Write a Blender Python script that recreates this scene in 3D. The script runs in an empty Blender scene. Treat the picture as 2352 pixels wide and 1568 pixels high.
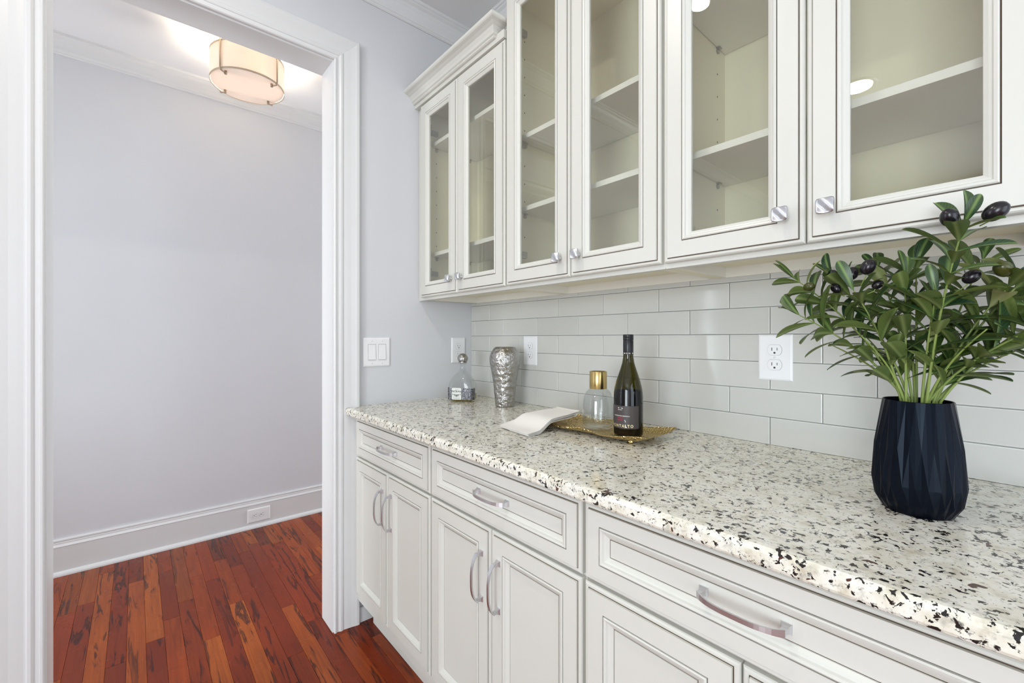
import bpy, bmesh, math, random
from mathutils import Vector, Matrix, Euler, noise
C = bpy.context.scene.collection
S = bpy.context.scene
random.seed(7)
# ------------------------------------------------------------------ camera
cd = bpy.data.cameras.new('camera'); cam = bpy.data.objects.new('camera', cd); C.objects.link(cam)
F = 1006.0
cd.sensor_fit = 'HORIZONTAL'; cd.sensor_width = 36.0; cd.lens = 36.0 * F / 2352
cd.shift_y = -(784 - 775.8) / 2352
cd.clip_start = 0.02
YAW = 0.7095
cam.location = (1.833, -1.308, 1.202)
cam.rotation_euler = Vector((-math.cos(YAW), math.sin(YAW), 0)).to_track_quat('-Z', 'Y').to_euler()
S.camera = cam
# ------------------------------------------------------------------ world, lights, exposure
w = bpy.data.worlds.new('world'); S.world = w; w.use_nodes = True
bg = w.node_tree.nodes['Background']; bg.inputs[0].default_value = (0.70, 0.82, 1.0, 1); bg.inputs[1].default_value = 1.6
S.view_settings.view_transform = 'Standard'; S.view_settings.look = 'None'
S.view_settings.gamma = 1; S.view_settings.use_curve_mapping = False
S.view_settings.exposure = 0.38

def area(name, loc, direction, sx, sy, power, col, shape='RECTANGLE', spread=math.pi):
    l = bpy.data.lights.new(name, 'AREA'); l.shape = shape; l.size = sx; l.size_y = sy
    l.energy = power; l.color = col; l.spread = spread
    o = bpy.data.objects.new(name, l); C.objects.link(o); o.location = loc
    o.rotation_euler = Vector(direction).to_track_quat('-Z', 'Y').to_euler()
    return o
ROOM_X, ROOM_Y, CEIL = 3.9, -5.4, 2.735
# daylight through the window in the wall behind the camera's left shoulder
area('window_daylight', (-0.10, -2.72, 1.4), (1, 0, 0.0), 0.40, 1.4, 5, (0.62, 0.82, 1.0))
# main fill light, at an unseen window added opposite the cabinets
area('opposite_fill', (2.9, ROOM_Y - 0.10, 1.25), (0, 1, 0.0), 1.7, 2.1, 100, (0.86, 0.95, 1.0))
# general fill light, at a glazed opening made up for the end wall
area('end_wall_fill', (ROOM_X + 0.12, -1.22, 1.25), (-1, 0, 0.0), 1.9, 2.0, 13, (0.96, 0.985, 1.0))
# fill lights added at both unseen ends of the hall
area('hall_fill', (-0.75, -3.9, 1.3), (0, 1, 0), 0.9, 1.8, 33, (0.97, 0.99, 1.0))
area('hall_fill_far', (-0.75, 2.0, 1.3), (0, -1, 0), 0.9, 1.8, 27, (0.99, 1.0, 0.99))

# ------------------------------------------------------------------ helpers
class MB:
    def __init__(s): s.v = []; s.f = []; s.m = []; s.sm = []
    def add(s, vs, fs, mat=0, smooth=False):
        b = len(s.v); s.v += [tuple(v) for v in vs]
        for f in fs: s.f.append([b + i for i in f]); s.m.append(mat); s.sm.append(smooth)
    def box(s, x0, x1, y0, y1, z0, z1, mat=0):
        vs = [(x, y, z) for z in (z0, z1) for y in (y0, y1) for x in (x0, x1)]
        s.add(vs, [(0, 2, 3, 1), (4, 5, 7, 6), (0, 1, 5, 4), (2, 6, 7, 3), (0, 4, 6, 2), (1, 3, 7, 5)], mat)
    def bbox(s, x0, x1, y0, y1, z0, z1, b=0.002, mat=0, smooth=False):
        bm = bmesh.new(); bmesh.ops.create_cube(bm, size=1)
        for v in bm.verts:
            v.co = Vector(((x0 + x1) / 2 + v.co.x * (x1 - x0), (y0 + y1) / 2 + v.co.y * (y1 - y0), (z0 + z1) / 2 + v.co.z * (z1 - z0)))
        bmesh.ops.bevel(bm, geom=bm.edges[:], offset=b, segments=2, affect='EDGES', profile=0.7)
        bm.verts.index_update()
        s.add([v.co for v in bm.verts], [[v.index for v in f.verts] for f in bm.faces], mat, smooth); bm.free()
    def loft(s, rings, closed=True, cap0=False, cap1=False, mat=0, smooth=True, mats=None):
        n = len(rings[0]); b = len(s.v)
        for r in rings: s.v += [tuple(p) for p in r]
        k = n if closed else n - 1
        for i in range(len(rings) - 1):
            for j in range(k):
                a = b + i * n + j; c = b + i * n + (j + 1) % n
                s.f.append([a, c, c + n, a + n]); s.m.append(mats[i] if mats else mat); s.sm.append(smooth)
        if cap0: s.f.append([b + j for j in range(n)][::-1]); s.m.append(mats[0] if mats else mat); s.sm.append(False)
        if cap1: s.f.append([b + (len(rings) - 1) * n + j for j in range(n)]); s.m.append(mats[-1] if mats else mat); s.sm.append(False)
    def lathe(s, prof, cx=0, cy=0, n=40, mat=0, cap0=True, cap1=True, smooth=True, mats=None):
        rings = [[(cx + r * math.cos(2 * math.pi * j / n), cy + r * math.sin(2 * math.pi * j / n), z) for j in range(n)] for r, z in prof]
        s.loft(rings, True, cap0, cap1, mat, smooth, mats)
    def tube(s, pts, rad, n=8, mat=0, cap=True):
        pts = [Vector(p) for p in pts]
        if not isinstance(rad, (list, tuple)): rad = [rad] * len(pts)
        rings = []; up = None
        for i, p in enumerate(pts):
            d = (pts[min(i + 1, len(pts) - 1)] - pts[max(i - 1, 0)]).normalized()
            if up is None: up = Vector((0, 0, 1)) if abs(d.z) < 0.9 else Vector((1, 0, 0))
            sd = d.cross(up)
            if sd.length < 1e-5: sd = d.orthogonal()
            sd.normalize(); up = sd.cross(d).normalized()
            rings.append([p + (sd * math.cos(2 * math.pi * j / n) + up * math.sin(2 * math.pi * j / n)) * rad[i] for j in range(n)])
        s.loft(rings, True, cap, cap, mat)
    def build(s, name, mats, parent=None, loc=None, fix=True):
        me = bpy.data.meshes.new(name); me.from_pydata(s.v, [], s.f)
        if not isinstance(mats, (list, tuple)): mats = [mats]
        for m in mats: me.materials.append(m)
        for p, m, sm in zip(me.polygons, s.m, s.sm): p.material_index = m; p.use_smooth = sm
        if fix:
            bm = bmesh.new(); bm.from_mesh(me); bmesh.ops.recalc_face_normals(bm, faces=bm.faces[:]); bm.to_mesh(me); bm.free()
        me.update()
        o = bpy.data.objects.new(name, me); C.objects.link(o)
        if parent: o.parent = parent
        if loc: o.location = loc
        return o
def empty(name, loc, label=None, cat=None, group=None, rz=0):
    o = bpy.data.objects.new(name, None); C.objects.link(o); o.location = loc; o.rotation_euler = (0, 0, rz)
    o.empty_display_size = 0.05
    tag(o, label, cat, group); return o
def tag(o, label=None, cat=None, group=None, kind=None):
    if label: o['label'] = label
    if cat: o['category'] = cat
    if group: o['group'] = group
    if kind: o['kind'] = kind
    return o
def struct(o, label=None):
    o['kind'] = 'structure'
    if label: o['label'] = label
    return o
def inst(name, me, parent, loc, rot=(0, 0, 0), sc=(1, 1, 1)):
    o = bpy.data.objects.new(name, me); C.objects.link(o); o.parent = parent
    o.location = loc; o.rotation_euler = rot; o.scale = sc; return o

# ------------------------------------------------------------------ materials
class NT:
    def __init__(s, name):
        s.mat = bpy.data.materials.new(name); s.mat.use_nodes = True
        s.t = s.mat.node_tree; s.b = s.t.nodes['Principled BSDF']; s.out = s.t.nodes['Material Output']
    def n(s, ty, **kw):
        nd = s.t.nodes.new(ty)
        for k, v in kw.items():
            if k.startswith('i_'):
                key = k[2:]; nd.inputs[int(key) if key.isdigit() else key.replace('_', ' ')].default_value = v
            else: setattr(nd, k, v)
        return nd
    def l(s, a, b): s.t.links.new(a, b)
    def ramp(s, fac, stops, interp='LINEAR'):
        r = s.n('ShaderNodeValToRGB'); r.color_ramp.interpolation = interp
        el = r.color_ramp.elements
        while len(el) < len(stops): el.new(0.5)
        for e, (p, c) in zip(el, stops): e.position = p; e.color = (*c, 1) if len(c) == 3 else c
        s.l(fac, r.inputs[0]); return r.outputs[0]
    def mix(s, fac, a, b, blend='MIX'):
        m = s.n('ShaderNodeMix', data_type='RGBA', blend_type=blend)
        for sock, val in ((m.inputs[0], fac), (m.inputs[6], a), (m.inputs[7], b)):
            if isinstance(val, (int, float)): sock.default_value = val
            elif isinstance(val, tuple): sock.default_value = (*val, 1) if len(val) == 3 else val
            else: s.l(val, sock)
        return m.outputs[2]
    def math(s, op, a, b=0.0, clamp=False):
        m = s.n('ShaderNodeMath', operation=op, use_clamp=clamp)
        for i, val in enumerate((a, b)):
            if isinstance(val, (int, float)): m.inputs[i].default_value = val
            else: s.l(val, m.inputs[i])
        return m.outputs[0]
    def bump(s, h, strength=0.2, dist=0.001):
        b = s.n('ShaderNodeBump'); b.inputs['Strength'].default_value = strength; b.inputs['Distance'].default_value = dist
        s.l(h, b.inputs['Height']); s.l(b.outputs[0], s.b.inputs['Normal']); return b
def simple(name, col, rough=0.5, metal=0.0, bump=None, spec=0.5, var=0.0, coat=0.0):
    t = NT(name); b = t.b
    b.inputs['Base Color'].default_value = (*col, 1); b.inputs['Roughness'].default_value = rough
    b.inputs['Metallic'].default_value = metal; b.inputs['Specular IOR Level'].default_value = spec
    b.inputs['Coat Weight'].default_value = coat
    if bump or var:
        g = t.n('ShaderNodeNewGeometry')
        nz = t.n('ShaderNodeTexNoise', i_Scale=(bump[0] if bump else 8.0), i_Detail=4.0); t.l(g.outputs['Position'], nz.inputs['Vector'])
        if bump: t.bump(nz.outputs[0], bump[1], bump[2] if len(bump) > 2 else 0.001)
        if var:
            nv = t.n('ShaderNodeTexNoise', i_Scale=3.0, i_Detail=3.0); t.l(g.outputs['Position'], nv.inputs['Vector'])
            c2 = tuple(c * (1 - var) for c in col)
            t.l(t.ramp(nv.outputs[0], [(0.3, c2), (0.7, col)]), b.inputs['Base Color'])
    return t.mat
M = {}
M['wall'] = simple('wall_paint', (0.66, 0.667, 0.683), 0.55, bump=(420, 0.12, 0.0006), var=0.02)
M['ceiling'] = simple('ceiling_paint', (0.80, 0.80, 0.80), 0.7, bump=(300, 0.1, 0.0006))
M['trim'] = simple('trim_enamel', (0.71, 0.715, 0.705), 0.33, bump=(60, 0.06, 0.0008))
M['cab'] = simple('cabinet_paint', (0.665, 0.662, 0.602), 0.34, bump=(55, 0.05, 0.0006), var=0.015)
M['cabin'] = simple('cabinet_interior', (0.87, 0.815, 0.61), 0.45, var=0.03)  # same cream paint as the doors, with the warm shade inside put into the colour
M['shelf'] = simple('shelf_paint', (0.84, 0.82, 0.74), 0.4)
M['glaze'] = simple('glaze_line', (0.095, 0.060, 0.030), 0.6, var=0.3)
M['nickel'] = simple('brushed_nickel', (0.68, 0.69, 0.71), 0.36, 1.0, bump=(700, 0.08, 0.0003))
M['hinge'] = simple('hinge_steel', (0.45, 0.45, 0.45), 0.3, 1.0)
M['hole'] = simple('pin_hole_dark', (0.06, 0.05, 0.04), 0.8)
M['plastic'] = simple('white_plastic', (0.86, 0.86, 0.86), 0.25, bump=(40, 0.03, 0.0004))
M['slot'] = simple('slot_dark', (0.02, 0.02, 0.02), 0.6)
M['line'] = simple('seam_grey', (0.42, 0.42, 0.42), 0.6)
M['grout'] = simple('grout', (0.38, 0.38, 0.36), 0.85, bump=(300, 0.2, 0.0008))
M['black'] = simple('satin_black_glaze', (0.0025, 0.0035, 0.007), 0.28, spec=0.06, bump=(120, 0.04, 0.0006))
M['capblack'] = simple('screwcap_black', (0.008, 0.008, 0.011), 0.33)
M['wine'] = simple('red_wine', (0.003, 0.0025, 0.005), 0.12, spec=0.0)
M['brass'] = simple('brushed_brass', (0.56, 0.41, 0.17), 0.24, 1.0, bump=(160, 0.05, 0.0004))
M['winelabel'] = simple('wine_label', (0.060, 0.048, 0.045), 0.5, bump=(600, 0.15, 0.0003))
M['gold'] = simple('gold_foil', (0.80, 0.68, 0.40), 0.35, 0.6)
M['silverink'] = simple('silver_ink', (0.75, 0.74, 0.70), 0.4)
M['redink'] = simple('red_ink', (0.45, 0.02, 0.06), 0.5)
M['greyink'] = simple('grey_ink', (0.07, 0.08, 0.08), 0.5)
M['paper'] = simple('paper_label', (0.74, 0.75, 0.70), 0.5, bump=(500, 0.1, 0.0003))
M['stem'] = simple('olive_stem', (0.24, 0.32, 0.07), 0.5, bump=(200, 0.3, 0.001), var=0.4)
M['olive'] = simple('black_olive', (0.014, 0.010, 0.014), 0.24, var=0.6)
M['greenolive'] = simple('green_olive', (0.09, 0.10, 0.02), 0.26, var=0.7)
M['lampmetal'] = simple('lamp_rod_bronze', (0.42, 0.33, 0.24), 0.35, 0.9)
M['wood_dark'] = simple('subfloor', (0.05, 0.015, 0.008), 0.8)
M['caulk'] = simple('dark_gap', (0.05, 0.045, 0.05), 0.9)

# floor wood: reddish tiger wood with dark streaks, each board its own tone
t = NT('tigerwood')
g = t.n('ShaderNodeNewGeometry'); oi = t.n('ShaderNodeObjectInfo')
off = t.n('ShaderNodeVectorMath', operation='MULTIPLY_ADD'); t.l(oi.outputs['Random'], off.inputs[0]); off.inputs[1].default_value = (37, 53, 11); t.l(g.outputs['Position'], off.inputs[2])
mp = t.n('ShaderNodeMapping'); mp.inputs['Scale'].default_value = (1.6, 20, 1); t.l(off.outputs[0], mp.inputs[0])
n1 = t.n('ShaderNodeTexNoise', i_Scale=1.0, i_Detail=6.0, i_Roughness=0.6, i_Distortion=1.1); t.l(mp.outputs[0], n1.inputs['Vector'])
mp2 = t.n('ShaderNodeMapping'); mp2.inputs['Scale'].default_value = (5, 190, 1); t.l(off.outputs[0], mp2.inputs[0])
n2 = t.n('ShaderNodeTexNoise', i_Scale=1.0, i_Detail=5.0, i_Roughness=0.7); t.l(mp2.outputs[0], n2.inputs['Vector'])
mp3 = t.n('ShaderNodeMapping'); mp3.inputs['Scale'].default_value = (2.2, 26, 1); mp3.inputs['Location'].default_value = (4, 9, 0); t.l(off.outputs[0], mp3.inputs[0])
n3 = t.n('ShaderNodeTexNoise', i_Scale=1.0, i_Detail=3.0, i_Roughness=0.55, i_Distortion=1.6); t.l(mp3.outputs[0], n3.inputs['Vector'])
base = t.ramp(oi.outputs['Random'], [(0.0, (0.22, 0.030, 0.007)), (0.2, (0.36, 0.066, 0.010)), (0.4, (0.16, 0.022, 0.007)), (0.6, (0.29, 0.042, 0.008)), (0.8, (0.43, 0.105, 0.017)), (1.0, (0.11, 0.017, 0.007))])
c1 = t.mix(t.ramp(n1.outputs[0], [(0.35, (0.35,) * 3), (0.65, (0, 0, 0))]), base, (0.13, 0.020, 0.009))
c2 = t.mix(t.ramp(n2.outputs[0], [(0.35, (0.40,) * 3), (0.62, (0, 0, 0))]), c1, (0.11, 0.018, 0.008))
streak = t.ramp(n3.outputs[0], [(0.555, (0, 0, 0)), (0.61, (0.85,) * 3), (0.70, (0.4,) * 3)])
rnd2 = t.math('FRACT', t.math('MULTIPLY', oi.outputs['Random'], 17.3))
c3 = t.mix(t.math('MULTIPLY', streak, t.ramp(rnd2, [(0.25, (0.15,) * 3), (0.6, (1,) * 3)])), c2, (0.028, 0.010, 0.008))
t.l(c3, t.b.inputs['Base Color'])
t.b.inputs['Specular IOR Level'].default_value = 0.2
sc = t.n('ShaderNodeTexNoise', i_Scale=14.0, i_Detail=2.0); t.l(g.outputs['Position'], sc.inputs['Vector'])
t.l(t.ramp(sc.outputs[0], [(0.3, (0.20,) * 3), (0.8, (0.32,) * 3)]), t.b.inputs['Roughness'])
t.bump(n2.outputs[0], 0.12, 0.0006)
M['wood'] = t.mat

t0 = M['black'].node_tree.nodes['Principled BSDF']; t0.inputs['Specular Tint'].default_value = (0.62, 0.80, 1.0, 1); t0.inputs['Specular IOR Level'].default_value = 0.12  # blue of the window reflection put into the vase's specular tint
# granite
t = NT('granite')
g = t.n('ShaderNodeNewGeometry')
def nz(scale, detail=3.0, rough=0.55, dist=0.0, loc=(0, 0, 0)):
    m = t.n('ShaderNodeMapping'); m.inputs['Location'].default_value = loc; t.l(g.outputs['Position'], m.inputs[0])
    q = t.n('ShaderNodeTexNoise', i_Scale=scale, i_Detail=detail, i_Roughness=rough, i_Distortion=dist); t.l(m.outputs[0], q.inputs['Vector']); return q.outputs[0]
b0 = t.ramp(nz(38, 4, 0.6), [(0.28, (0.58, 0.53, 0.40)), (0.42, (0.76, 0.73, 0.61)), (0.60, (0.85, 0.835, 0.75)), (0.75, (0.76, 0.72, 0.58))])
b1 = t.mix(t.ramp(nz(70, 4, 0.65, 0.6, (3, 1, 2)), [(0.54, (0, 0, 0)), (0.66, (0.55,) * 3)]), b0, (0.42, 0.41, 0.36))
b2 = t.mix(t.ramp(nz(150, 3, 0.6, 0.3, (7, 3, 5)), [(0.59, (0, 0, 0)), (0.67, (0.85,) * 3)]), b1, (0.20, 0.20, 0.18))
cl = t.ramp(nz(16, 2, 0.5, 0, (1, 9, 4)), [(0.35, (0.0,) * 3), (0.65, (0.06,) * 3)])
blk = t.math('ADD', nz(98, 3.2, 0.58, 0.5, (11, 2, 8)), cl)
b3 = t.mix(t.ramp(blk, [(0.615, (0, 0, 0)), (0.640, (1,) * 3)]), b2, (0.022, 0.020, 0.018))
b4 = t.mix(t.ramp(nz(48, 2, 0.5, 0.5, (5, 15, 3)), [(0.68, (0, 0, 0)), (0.70, (1,) * 3)]), b3, (0.085, 0.035, 0.025))
t.l(b4, t.b.inputs['Base Color']); t.b.inputs['Roughness'].default_value = 0.13; t.b.inputs['Specular IOR Level'].default_value = 0.5
M['granite'] = t.mat

# glass tile: tinted back paint under a clear coat, tone varies slightly tile to tile
t = NT('glass_tile'); oi = t.n('ShaderNodeObjectInfo')
t.l(t.ramp(oi.outputs['Random'], [(0, (0.575, 0.572, 0.53)), (0.5, (0.595, 0.592, 0.55)), (1, (0.62, 0.617, 0.575))]), t.b.inputs['Base Color'])
t.b.inputs['Roughness'].default_value = 0.10; t.b.inputs['Specular IOR Level'].default_value = 0.3
M['tile'] = t.mat
t = NT('tile_edge'); t.b.inputs['Base Color'].default_value = (0.76, 0.765, 0.72, 1); t.b.inputs['Roughness'].default_value = 0.1
M['tile_edge'] = t.mat

def thin_glass(name, tint, rough=0.0, ior=1.5, boost=0.0, cut=0.0):
    t = NT(name); t.t.nodes.remove(t.b)
    tr = t.n('ShaderNodeBsdfTransparent'); tr.inputs[0].default_value = (*tint, 1)
    gl = t.n('ShaderNodeBsdfGlossy'); gl.inputs['Roughness'].default_value = rough; gl.inputs['Color'].default_value = (1, 1, 1, 1)
    lw = t.n('ShaderNodeLayerWeight', i_Blend=0.5); mx = t.n('ShaderNodeMixShader')
    f0 = ((ior - 1) / (ior + 1)) ** 2
    f = t.math('ADD', t.math('MULTIPLY', t.math('POWER', lw.outputs['Facing'], 5.0), 1 - f0), f0 + boost, True)
    t.l(f, mx.inputs[0]); t.l(tr.outputs[0], mx.inputs[1]); t.l(gl.outputs[0], mx.inputs[2]); t.l(mx.outputs[0], t.out.inputs[0])
    return t.mat
M['pane'] = thin_glass('pane_glass', (0.95, 0.96, 0.94), 0.0, 1.5, 0.05)
M['clear'] = thin_glass('clear_bottle_glass', (0.93, 0.94, 0.94), 0.01, 1.5)
M['green'] = thin_glass('green_bottle_glass', (0.25, 0.235, 0.03), 0.01, 1.5)
M['amber'] = thin_glass('amber_spirit', (0.62, 0.52, 0.16), 0.0, 1.2)
M['clip'] = thin_glass('clear_clip_plastic', (0.72, 0.72, 0.68), 0.05, 1.5, 0.1)

# hammered silver
t = NT('hammered_silver'); g = t.n('ShaderNodeNewGeometry')
v = t.n('ShaderNodeTexVoronoi', feature='SMOOTH_F1', i_Scale=62.0); 
ns = t.n('ShaderNodeTexNoise', i_Scale=60.0, i_Detail=4.0, i_Distortion=1.5); t.l(g.outputs['Position'], ns.inputs['Vector']); t.l(g.outputs['Position'], v.inputs['Vector'])
h = t.math('ADD', v.outputs[0], t.math('MULTIPLY', ns.outputs[0], 0.7))
t.bump(h, 0.9, 0.006)
t.b.inputs['Metallic'].default_value = 1; t.b.inputs['Roughness'].default_value = 0.16; t.b.inputs['Base Color'].default_value = (0.43, 0.42, 0.395, 1)
M['silver'] = t.mat
# hammered gold tray
t = NT('hammered_gold'); g = t.n('ShaderNodeNewGeometry')
v = t.n('ShaderNodeTexVoronoi', feature='SMOOTH_F1', i_Scale=170.0); t.l(g.outputs['Position'], v.inputs['Vector'])
t.bump(v.outputs[0], 1.0, 0.007)
t.b.inputs['Metallic'].default_value = 1; t.b.inputs['Roughness'].default_value = 0.22; t.b.inputs['Base Color'].default_value = (0.64, 0.49, 0.22, 1)
M['tray'] = t.mat
# engraved metallic wrap on the squat bottle
t = NT('engraved_foil'); g = t.n('ShaderNodeTexCoord')
v = t.n('ShaderNodeTexVoronoi', feature='DISTANCE_TO_EDGE', i_Scale=260.0); t.l(g.outputs['Object'], v.inputs['Vector'])
col = t.ramp(v.outputs[0], [(0.05, (0.03, 0.03, 0.04)), (0.30, (0.55, 0.55, 0.57))]); t.l(col, t.b.inputs['Base Color'])
t.bump(v.outputs[0], 0.8, 0.002); t.b.inputs['Metallic'].default_value = 0.85; t.b.inputs['Roughness'].default_value = 0.28
M['foil'] = t.mat
# linen napkin
t = NT('linen'); g = t.n('ShaderNodeNewGeometry')
wv = t.n('ShaderNodeTexNoise', i_Scale=700.0, i_Detail=2.0); t.l(g.outputs['Position'], wv.inputs['Vector']); t.bump(wv.outputs[0], 0.25, 0.0006)
t.b.inputs['Base Color'].default_value = (0.90, 0.865, 0.81, 1); t.b.inputs['Roughness'].default_value = 0.9; t.b.inputs['Sheen Weight'].default_value = 0.2
M['linen'] = t.mat
# leaves: mid-rib and veins drawn in the leaf's own coordinates
def leafmat(name, a, b_, vein, rough):
    t = NT(name); tc = t.n('ShaderNodeTexCoord'); oi = t.n('ShaderNodeObjectInfo'); g = t.n('ShaderNodeNewGeometry')
    sx = t.n('ShaderNodeSeparateXYZ'); t.l(tc.outputs['Object'], sx.inputs[0])
    ay = t.math('ABSOLUTE', sx.outputs[1])
    nn = t.n('ShaderNodeTexNoise', i_Scale=45.0, i_Detail=3.0); t.l(g.outputs['Position'], nn.inputs['Vector'])
    basec = t.mix(t.math('ADD', t.math('MULTIPLY', oi.outputs['Random'], 0.7), t.math('MULTIPLY', nn.outputs[0], 0.3), True), a, b_)
    rib = t.ramp(ay, [(0.0003, (1,) * 3), (0.0009, (0,) * 3)])
    ph = t.math('SUBTRACT', t.math('MULTIPLY', sx.outputs[0], 150.0), t.math('MULTIPLY', ay, 230.0))
    vv = t.math('ABSOLUTE', t.math('SUBTRACT', t.math('FRACT', ph), 0.5))
    side = t.math('MULTIPLY', t.ramp(vv, [(0.02, (1,) * 3), (0.07, (0,) * 3)]), 0.35)
    f = t.math('MAXIMUM', rib, side)
    t.l(t.mix(t.math('MULTIPLY', f, 0.75), basec, vein), t.b.inputs['Base Color'])
    t.b.inputs['Roughness'].default_value = rough
    t.b.inputs['Subsurface Weight'].default_value = 0.0
    return t.mat
M['leaf_top'] = leafmat('leaf_upper', (0.005, 0.034, 0.020), (0.055, 0.098, 0.014), (0.22, 0.34, 0.09), 0.36)
M['leaf_bot'] = leafmat('leaf_under', (0.055, 0.095, 0.022), (0.14, 0.19, 0.042), (0.30, 0.38, 0.13), 0.5)
M['leaf_pale'] = leafmat('leaf_pale', (0.30, 0.36, 0.11), (0.42, 0.46, 0.17), (0.55, 0.58, 0.30), 0.5)
# lamp shade fabric
def shade(name, col, tr):
    t = NT(name); t.t.nodes.remove(t.b)
    d = t.n('ShaderNodeBsdfDiffuse'); d.inputs[0].default_value = (*col, 1)
    x = t.n('ShaderNodeBsdfTranslucent'); x.inputs[0].default_value = (*col, 1)
    m = t.n('ShaderNodeMixShader'); m.inputs[0].default_value = tr
    t.l(d.outputs[0], m.inputs[1]); t.l(x.outputs[0], m.inputs[2]); t.l(m.outputs[0], t.out.inputs[0]); return t.mat
M['shade'] = shade('linen_shade', (0.92, 0.84, 0.755), 0.155)
M['diffuser'] = shade('acrylic_diffuser', (0.94, 0.86, 0.78), 0.10)
M['shadeband'] = shade('shade_band', (0.62, 0.54, 0.42), 0.3)
t = NT('lamp_lens'); t.b.inputs['Base Color'].default_value = (0, 0, 0, 1); t.b.inputs['Emission Color'].default_value = (1, 0.95, 0.86, 1); t.b.inputs['Emission Strength'].default_value = 22
M['lens'] = t.mat

# ------------------------------------------------------------------ structure
def slab(name, x0, x1, y0, y1, z0, z1, mat, label=None):
    m = MB(); m.box(x0, x1, y0, y1, z0, z1); return struct(m.build(name, mat), label)
HX = -1.355                       # hall far wall plane
OY0, OY1, OZ = -1.503, -0.700, 2.330   # finished opening in the door wall
floor = slab('floor', HX - 0.1, ROOM_X + 0.1, ROOM_Y - 0.1, 1.7, -0.05, -0.004, M['wood_dark'], 'red brown tigerwood plank floor running from pantry into hall')
m = MB(); m.box(HX - 0.1, ROOM_X + 0.1, ROOM_Y - 0.1, 1.7, CEIL, CEIL + 0.08); ceiling = struct(m.build('ceiling', M['ceiling']), 'white painted flat ceiling')
# right wall (behind cabinets)
wall_right = slab('wall_right', 0.0, ROOM_X, 0.0, 0.12, 0, CEIL, M['wall'], 'grey wall behind cabinets with pale glass tile backsplash')
# door wall with opening
m = MB()
m.box(-0.130, 0, OY1 + 0.02, 0.12, 0, CEIL); m.box(-0.130, 0, -2.50, OY0 - 0.02, 0, CEIL); m.box(-0.130, 0, ROOM_Y - .1, -2.94, 0, CEIL); m.box(-0.130, 0, -2.94, -2.50, 0, .65); m.box(-0.130, 0, -2.94, -2.50, 2.15, CEIL); m.box(-0.130, 0, OY0 - 0.02, OY1 + 0.02, OZ + 0.02, CEIL)
struct(m.build('wall_back', M['wall']), 'pale grey wall with the cased opening into the hall')
slab('wall_far', HX - 0.1, HX, -3.5, 1.7, 0, CEIL, M['wall'], 'pale grey hall wall seen through the opening')
m = MB(); m.box(-0.130, 0, 0.12, 1.7, 0, CEIL); struct(m.build('wall_hall', M['wall']))
# hall ends: unseen walls, each with a window opening added for its fill light
def wall_win(name, axis, plane, thick, a0, a1, wa0, wa1, wz0, wz1, mat):
    m = MB()
    def bx(p0, p1, z0, z1):
        if axis == 'y': m.box(p0, p1, min(plane, plane + thick), max(plane, plane + thick), z0, z1)
        else: m.box(min(plane, plane + thick), max(plane, plane + thick), p0, p1, z0, z1)
    bx(a0, wa0, 0, CEIL); bx(wa1, a1, 0, CEIL); bx(wa0, wa1, 0, wz0); bx(wa0, wa1, wz1, CEIL)
    return struct(m.build(name, mat))
wall_win('wall_left', 'y', ROOM_Y, -0.1, 0, ROOM_X, 2.0, 3.8, 0.15, 2.35, M['wall'])
wall_win('wall_front', 'x', ROOM_X, 0.1, ROOM_Y, 0, -2.2, -0.25, 0.2, 2.3, M['wall'])
wall_win('wall_hall_left', 'y', -3.5, -0.1, HX, -0.13, -1.2, -0.3, 0.4, 2.2, M['wall'])
wall_win('wall_hall_right', 'y', 1.6, 0.1, HX, -0.13, -1.2, -0.3, 0.4, 2.2, M['wall'])
# unseen windows added around the room's fill lights: frame, sashes, panes
def window(idx, axis, plane, a0, a1, z0, z1, nx, nz):
    m = MB()
    def bx(mm, p0, p1, z0_, z1_, t0, t1):
        if axis == 'y': mm.box(p0, p1, plane + t0, plane + t1, z0_, z1_)
        else: mm.box(plane - t1, plane - t0, p0, p1, z0_, z1_)
    W = 0.045
    bx(m, a0, a0 + W, z0, z1, -0.06, 0.0); bx(m, a1 - W, a1, z0, z1, -0.06, 0.0); bx(m, a0 + W, a1 - W, z0, z0 + W, -0.06, 0.0); bx(m, a0 + W, a1 - W, z1 - W, z1, -0.06, 0.0)
    for i in range(1, nx): c = a0 + (a1 - a0) * i / nx; bx(m, c - 0.012, c + 0.012, z0 + W, z1 - W, -0.05, -0.02)
    for i in range(1, nz): c = z0 + (z1 - z0) * i / nz; bx(m, a0 + W, a1 - W, c - 0.012, c + 0.012, -0.049, -0.021)
    # casing on the room side
    cw = 0.09
    bx(m, a0 - cw, a0, z0 - cw, z1 + cw, 0.0, 0.02); bx(m, a1, a1 + cw, z0 - cw, z1 + cw, 0.0, 0.02)
    bx(m, a0, a1, z1, z1 + cw, 0.0, 0.02); bx(m, a0, a1, z0 - cw, z0, 0.0, 0.02)
    o = struct(m.build('window_%d' % idx, M['trim']))
    return o
window(1, 'y', ROOM_Y, 2.0, 3.8, 0.15, 2.35, 2, 1)
window(2, 'x', ROOM_X, -2.2, -0.25, 0.2, 2.3, 3, 1)

m = MB()
for y0_, y1_, z0_, z1_ in ((-2.94, -2.90, .65, 2.15), (-2.54, -2.50, .65, 2.15), (-2.90, -2.54, .65, .70), (-2.90, -2.54, 2.10, 2.15), (-2.90, -2.54, 1.38, 1.42)): m.box(-.09, -.05, y0_, y1_, z0_, z1_)
for y0_, y1_, z0_, z1_ in ((-3.03, -2.94, .56, 2.24), (-2.50, -2.41, .56, 2.24), (-2.94, -2.50, .56, .65), (-2.94, -2.50, 2.15, 2.24)): m.box(0.0, .02, y0_, y1_, z0_, z1_)
struct(m.build('window_3', M['trim']))

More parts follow.
